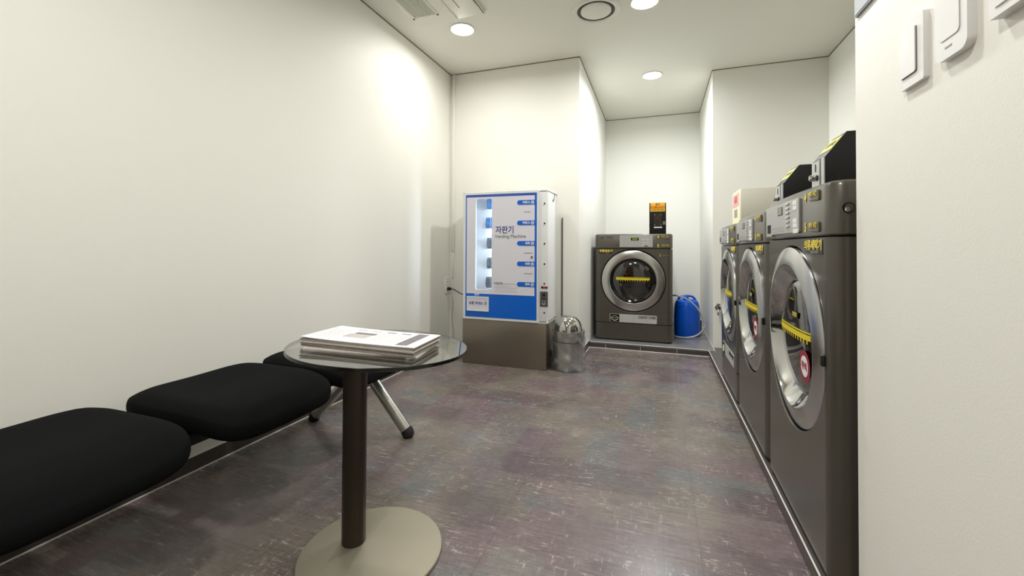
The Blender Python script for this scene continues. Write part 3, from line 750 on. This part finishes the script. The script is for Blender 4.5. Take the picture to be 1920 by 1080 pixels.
t = thing('wall_faucet', 'chrome faucet on the recess wall behind the far washer', 'faucet', (.486, YB2, .395))
b = B(); lathe(b, [(.024, 0), (.022, .006), (.012, .008), (.011, .05), (.014, .055), (.014, .075), (0, .078)], 24, RXF); obj('faucet_body', b, CHROME2, t)
b = B(); tube(b, spline([(0, -.06, -.005), (-.005, -.085, -.012), (-.008, -.10, -.03), (-.008, -.10, -.05)], 5), .008, 12); obj('spout', b, CHROME2, t)
b = B(); lathe(b, [(.007, .01), (.007, .03), (.018, .032), (.018, .040), (0, .042)], 16, Matrix.Translation((0, -.06, 0))); obj('tap_handle', b, CHROME2, t)

# ------------------------------------------------------------------ conduit, outlet, plug and cables
b = B(); box(b, (-1.752, YB1 - .014, .872), (-1.724, YB1, H - .006), .003); box(b, (-1.748, YB1 - .008, .63), (-1.730, YB1, .872), .003)
tag(obj('cable_conduit', b, WALL), 'white cable trunking running down the back left corner from the ceiling', 'conduit')
t = thing('wall_outlet', 'white double power outlet low on the left wall by the vending machine', 'outlet', (XL, 3.338, .568), pi / 2)
b = B(); plate(b, -.037, .037, -.066, .066, 0, .008, .006); obj('cover_plate', b, SWITCHM, t)
for z in (.030, -.030):
    b = B(); lathe(b, [(.020, 0), (.020, .002), (.018, .0025), (.016, -.002), (0, -.002)], 28, Matrix.Translation((0, -.008, z)) @ RXF, cap0=False); s_ = obj('socket', b, SWITCHM, t)
    b = B()
    for x in (-.008, .008): lathe(b, [(.0032, 0), (.0032, .001), (0, .001)], 10, Matrix.Translation((x, -.008, z)) @ RXF)
    obj('socket_hole', b, BLKHOLE, s_)
t = thing('power_cord', 'black plug and cord from the wall outlet to the vending machine', 'cord', (XL + .008, 3.338, .538))
b = B(); tube(b, [(.002, 0, 0), (.006, 0, 0), (.03, 0, 0), (.036, 0, 0)], [.012, .016, .014, .008], 14); obj('plug', b, BLACK, t)
b = B(); tube(b, spline([(.034, 0, 0), (.07, -.005, -.005), (.13, -.02, -.03), (.20, -.03, -.055), (.275, -.035, -.10)], 7), .004, 8); obj('cable', b, BLACK, t)
b = B(); tube(b, spline([(-1.755, 3.383, .50), (-1.73, 3.383, .42), (-1.742, 3.384, .30), (-1.725, 3.384, .15), (-1.74, 3.384, .065)], 6), .0035, 8)
tag(obj('thin_cable', b, mat('pale_cable', (196, 192, 178), .5)), 'thin pale cable hanging down the back wall below the outlet', 'cable')
b = B(); tube(b, [(-.742, 3.388, .10), (-.742, 3.388, 1.15)], .0055, 8)
tag(obj('dark_cable', b, mat('dark_grey_cable', (70, 68, 60), .5)), 'dark vertical cable on the back wall at the right of the vending machine', 'cable')

# ------------------------------------------------------------------ switches on the near wall
def wallthing(name, label, cat, y, z): return thing(name, label, cat, (XN, y, z), -pi / 2)
# local x = -world y (to the right in the photo), -y local sticks out of the wall
t = wallthing('light_switch', 'white single rocker light switch on the near right wall', 'switch', .966, 1.268)
b = B(); plate(b, -.038, .038, -.061, .061, 0, .009, .004); obj('cover_plate', b, SWITCHM, t)
b = B(); plate(b, -.031, .019, -.041, .043, -.009, .0012, .004); obj('rocker_groove', b, SWITCHS, t)
b = B(); plate(b, -.031, .0178, -.040, .043, -.009, .003, .004); obj('rocker', b, SWITCHM, t)
t = wallthing('wall_controller', 'white rounded wall controller beside the light switch', 'wall controller', .851, 1.304)
b = B(); plate(b, -.039, .039, -.092, .10, 0, .012, .016, 8); obj('cover', b, SWITCHM, t)
b = B(); plate(b, -.026, .024, -.062, .09, -.012, .0008, .008); obj('inset_line', b, mat('pale_grey_line', (196, 194, 192), .4), t)
b = B(); plate(b, -.0252, .0232, -.0612, .0892, -.012, .0012, .008); obj('inset', b, SWITCHM, t)
b = B(); box(b, (-.012, -.0125, -.076), (.004, -.012, -.073)); obj('logo_print', b, GREYT, t)
t = wallthing('wall_control_box', 'white square wall unit at the top right corner of the photo', 'wall unit', .700, 1.300)
b = B(); plate(b, -.062, .062, -.078, .08, 0, .016, .003); obj('cover', b, SWITCHM, t)
b = B(); plate(b, -.050, .055, -.066, .07, -.016, .002, .003); obj('face_plate', b, SWITCHM, t)
t = wallthing('wall_sign', 'pale framed sign high on the near right wall, cut by the top edge', 'sign', 1.083, 1.61)
b = B(); plate(b, -.124, .15, -.155, .15, 0, .006, .002); obj('sign_frame', b, mat('sign_grey_edge', (130, 134, 142), .3), t)
b = B(); plate(b, -.121, .147, -.151, .147, -.006, .001, .002); obj('sign_face', b, GLOSSSIGN, t)

# ------------------------------------------------------------------ bench
t = thing('beam_bench', 'three-seat bench of black padded seats on splayed aluminium legs along the left wall', 'bench', (-1.40, 1.085, 0))
def seat_pad(y0, y1):
    tt = bmesh.new(); bmesh.ops.create_cube(tt, size=2); bmesh.ops.subdivide_edges(tt, edges=tt.edges[:], cuts=15, use_grid_fill=True)
    hx, hy = .253, (y1 - y0) / 2
    for v in tt.verts:
        x, y, z = v.co
        def se(u, p): return (abs(u) ** p)
        # superellipsoid-like rounding
        px = 5.0
        d = (se(x, px) + se(y, px)) ** (1 / px)
        m_ = max(abs(x), abs(y))
        k = m_ / d if d > 1e-6 else 1
        X, Y = x * k, y * k
        rim = max(0., (m_ - .80) / .20)
        thick = 1 - .55 * rim ** 2.4
        if abs(z) < .999: X *= 1 + .02 * (1 - z * z); Y *= 1 + .02 * (1 - z * z)
        zz = z * .046 * (thick if abs(z) > .999 else (1 - .55 * (abs(z)) ** 2.4 * 1.0) if False else thick)
        wf = max(0., (X - .25) / .75)
        zz += -.040 * wf ** 2
        zz += .010 * (abs(Y) ** 2) * (1 if z > 0 else 0) - .006 * (1 - X * X) * (1 if z > 0 else 0)
        v.co = Vector((X * hx, Y * hy + (y0 + y1) / 2, zz + .388))
    return tt
for y0, y1 in ((-.750, -.272), (-.226, .237), (.267, .736)):
    b = B(); merge(b, seat_pad(y0, y1)); o = obj('seat', b, FABRIC, t, angle=70)
    md = o.modifiers.new('s', 'SUBSURF'); md.levels = 1; md.render_levels = 1
b = B(); box(b, (-.035, -.74, .285), (.035, .70, .325), .006); obj('beam', b, BLACKM, t)
b = B()
for yc in (-.62, -.38, -.12, .12, .38, .62): box(b, (-.16, yc - .02, .322), (.16, yc + .02, .345), .003)
obj('seat_bracket', b, BLACKM, t)
for yy in (-.72, .665):
    for s in (-1, 1):
        fx = .262 if s > 0 else -.286
        top = Vector((s * .020, yy, .300)); bot = Vector((fx, yy, .03)); d = (bot - top).normalized()
        b = B(); tube(b, [top, bot], .027, 24); lg = obj('leg', b, ALU, t)
        b = B(); tube(b, [bot - d * .004, bot + d * .012, Vector((fx + d.x * .02, yy, .004)), Vector((fx + d.x * .022, yy, 0))], [.0285, .0285, .026, .020], 20); obj('rubber_foot', b, RUBBER, lg)
    b = B(); box(b, (-.05, yy - .03, .27), (.05, yy + .03, .33), .01); obj('leg_joint', b, ALU, t)

# ------------------------------------------------------------------ glass table
PX, PY, GX, GY, GZ = -.878, 1.068, -.829, 1.128, .595
t = thing('glass_side_table', 'round glass side table with a dark steel column on a disc base', 'side table', (PX, PY, 0))
b = B(); lathe(b, [(.203, 0), (.205, .002), (.205, .008), (.203, .010), (0, .010)], 96, Matrix.Translation((.075, -.010, 0))); obj('disc_base', b, DISC, t, angle=30)
b = B(); lathe(b, [(.035, .010), (.035, .580), (.0, .580)], 48); obj('column', b, DSTEEL, t, angle=30)
TILT = Matrix.Translation((GX, GY, GZ)) @ Matrix.Rotation(math.atan(.038), 4, 'Y') @ Matrix.Rotation(math.atan(-.037), 4, 'X')
TL = Matrix.Translation((-PX, -PY, 0)) @ TILT
b = B(); lathe(b, [(.046, -.022), (.046, -.008), (0, -.008)], 40, Matrix.Translation((PX * 0, 0, .588))); obj('top_flange', b, DSTEEL, t, angle=30)
b = B(); lathe(b, [(.270, -.010), (0, -.010)], 96, TL, cap0=False); lathe(b, [(.270, 0), (0, 0)], 96, TL, cap0=False); tp = obj('glass_top', b, TABLEGLASS, t, smooth=False)
b = B(); lathe(b, [(.2702, -.0105), (.2715, -.009), (.2715, -.001), (.2702, .0003)], 96, TL, cap0=False, cap1=False); obj('glass_edge', b, GLASSEDGE, tp)

# ------------------------------------------------------------------ newspapers and magazines
def sheet(bm, cx, cy, z, wx, wy, th, ang, curl=0.0, seed=0):
    tt = bmesh.new(); bmesh.ops.create_grid(tt, x_segments=14, y_segments=10, size=.5)
    for v in tt.verts:
        u, q = v.co.x, v.co.y
        v.co = Vector((u * wx, q * wy, curl * ((abs(u) * 2) ** 3 * .4 + max(0, -u) ** 2 * 1.2) + 0))
    g = bmesh.ops.extrude_face_region(tt, geom=tt.faces[:])
    for v in [v for v in g['geom'] if isinstance(v, bmesh.types.BMVert)]: v.co.z += th
    bmesh.ops.recalc_face_normals(tt, faces=tt.faces[:])
    merge(bm, tt, TILT @ Matrix.Translation((cx, cy, z)) @ Matrix.Rotation(ang, 4, 'Z'))
def z_edges(name, layers, z, cx, cy, wx, wy, th, ang, m, label, cat, curl=0, n=3, group='stack of papers on the glass table'):
    b = B()
    for k in range(n): sheet(b, cx + random.uniform(-.0012, .0012), cy + random.uniform(-.0012, .0012), z + th * k / n, wx - .001 * k, wy, th / n * .88, ang + random.uniform(-.004, .004), curl, k + z * 99)
    return tag(obj(name, b, m, smooth=False), label, cat, group)
sx_, sy_ = -.012, -.022
A0 = radians(8)
specs = [('magazine', .004, .006, -.004, .345, .205, PAPERE2, 'lowest magazine of the stack, pushed out to the right over the glass', radians(13)),
         ('magazine', .005, .000, .000, .358, .205, PAPERE, 'grey-edged magazine second from the bottom of the stack', A0),
         ('magazine', .005, -.002, .001, .358, .206, PAPERE, 'grey-edged magazine third from the bottom of the stack', A0 + .01),
         ('magazine', .005, .001, -.001, .356, .206, PAPERE2, 'grey-edged magazine fourth from the bottom, two below the top newspaper', A0 - .006),
         ('newspaper', .005, -.003, .000, .360, .208, PAPERE, 'folded newspaper directly under the top newspaper of the stack', A0 + .004)]
z = .0005
for nm, th, dx, dy, wx, wy, m, lab, an in specs:
    z_edges(nm, 3, z, sx_ + dx, sy_ + dy, wx, wy, th, an, m, lab, 'magazine' if nm == 'magazine' else 'newspaper'); z += th + .0007
b = B()
for k in range(2): sheet(b, sx_ - .001, sy_ + .001, z + k * .0012, .362 - .002 * k, .208, .001, A0 + .004 * k, .004, k)
top = tag(obj('newspaper', b, PAPER, smooth=False), 'white printed newspaper lying open-side up on top of the stack', 'newspaper', 'stack of papers on the glass table')
def patch(name, x0, x1, y0, y1, m, th=.0004):
    b = B(); tt = bmesh.new(); bmesh.ops.create_grid(tt, x_segments=6, y_segments=4, size=.5)
    for v in tt.verts:
        u, q = x0 + (v.co.x + .5) * (x1 - x0), y0 + (v.co.y + .5) * (y1 - y0)
        uu = u / .362
        v.co = Vector((u, q, .004 * ((abs(uu) * 2) ** 3 * .4 + max(0, -uu) ** 2 * 1.2) + .0010))
    g = bmesh.ops.extrude_face_region(tt, geom=tt.faces[:])
    for v in [v for v in g['geom'] if isinstance(v, bmesh.types.BMVert)]: v.co.z += th
    bmesh.ops.recalc_face_normals(tt, faces=tt.faces[:])
    merge(b, tt, TILT @ Matrix.Translation((sx_, sy_, z + .0012)) @ Matrix.Rotation(A0, 4, 'Z')); return obj(name, b, m, top, smooth=False)
PG = mat('newsprint_grey_picture', (120, 116, 120), .7, vary=.5, vscale=70)
PG2 = mat('newsprint_pale_picture', (190, 182, 182), .7, vary=.3, vscale=50)
patch('printed_picture', -.075, -.005, .012, .035, PG); patch('printed_picture', -.085, -.010, -.042, .010, PG2)
for x in (-.095, -.045, .010, .060): patch('printed_picture', x, x + .032, .066, .076, PG if x > 0 else PG2)
patch('printed_column', .112, .148, -.085, .090, PG)
LNE = mat('newsprint_text_lines', (206, 204, 206), .7)
for j in range(9):
    for xa, xb in ((-.165, -.100), (.005, .050), (.058, .102)): patch('text_line', xa, xb, .048 - j * .014, .052 - j * .014, LNE)
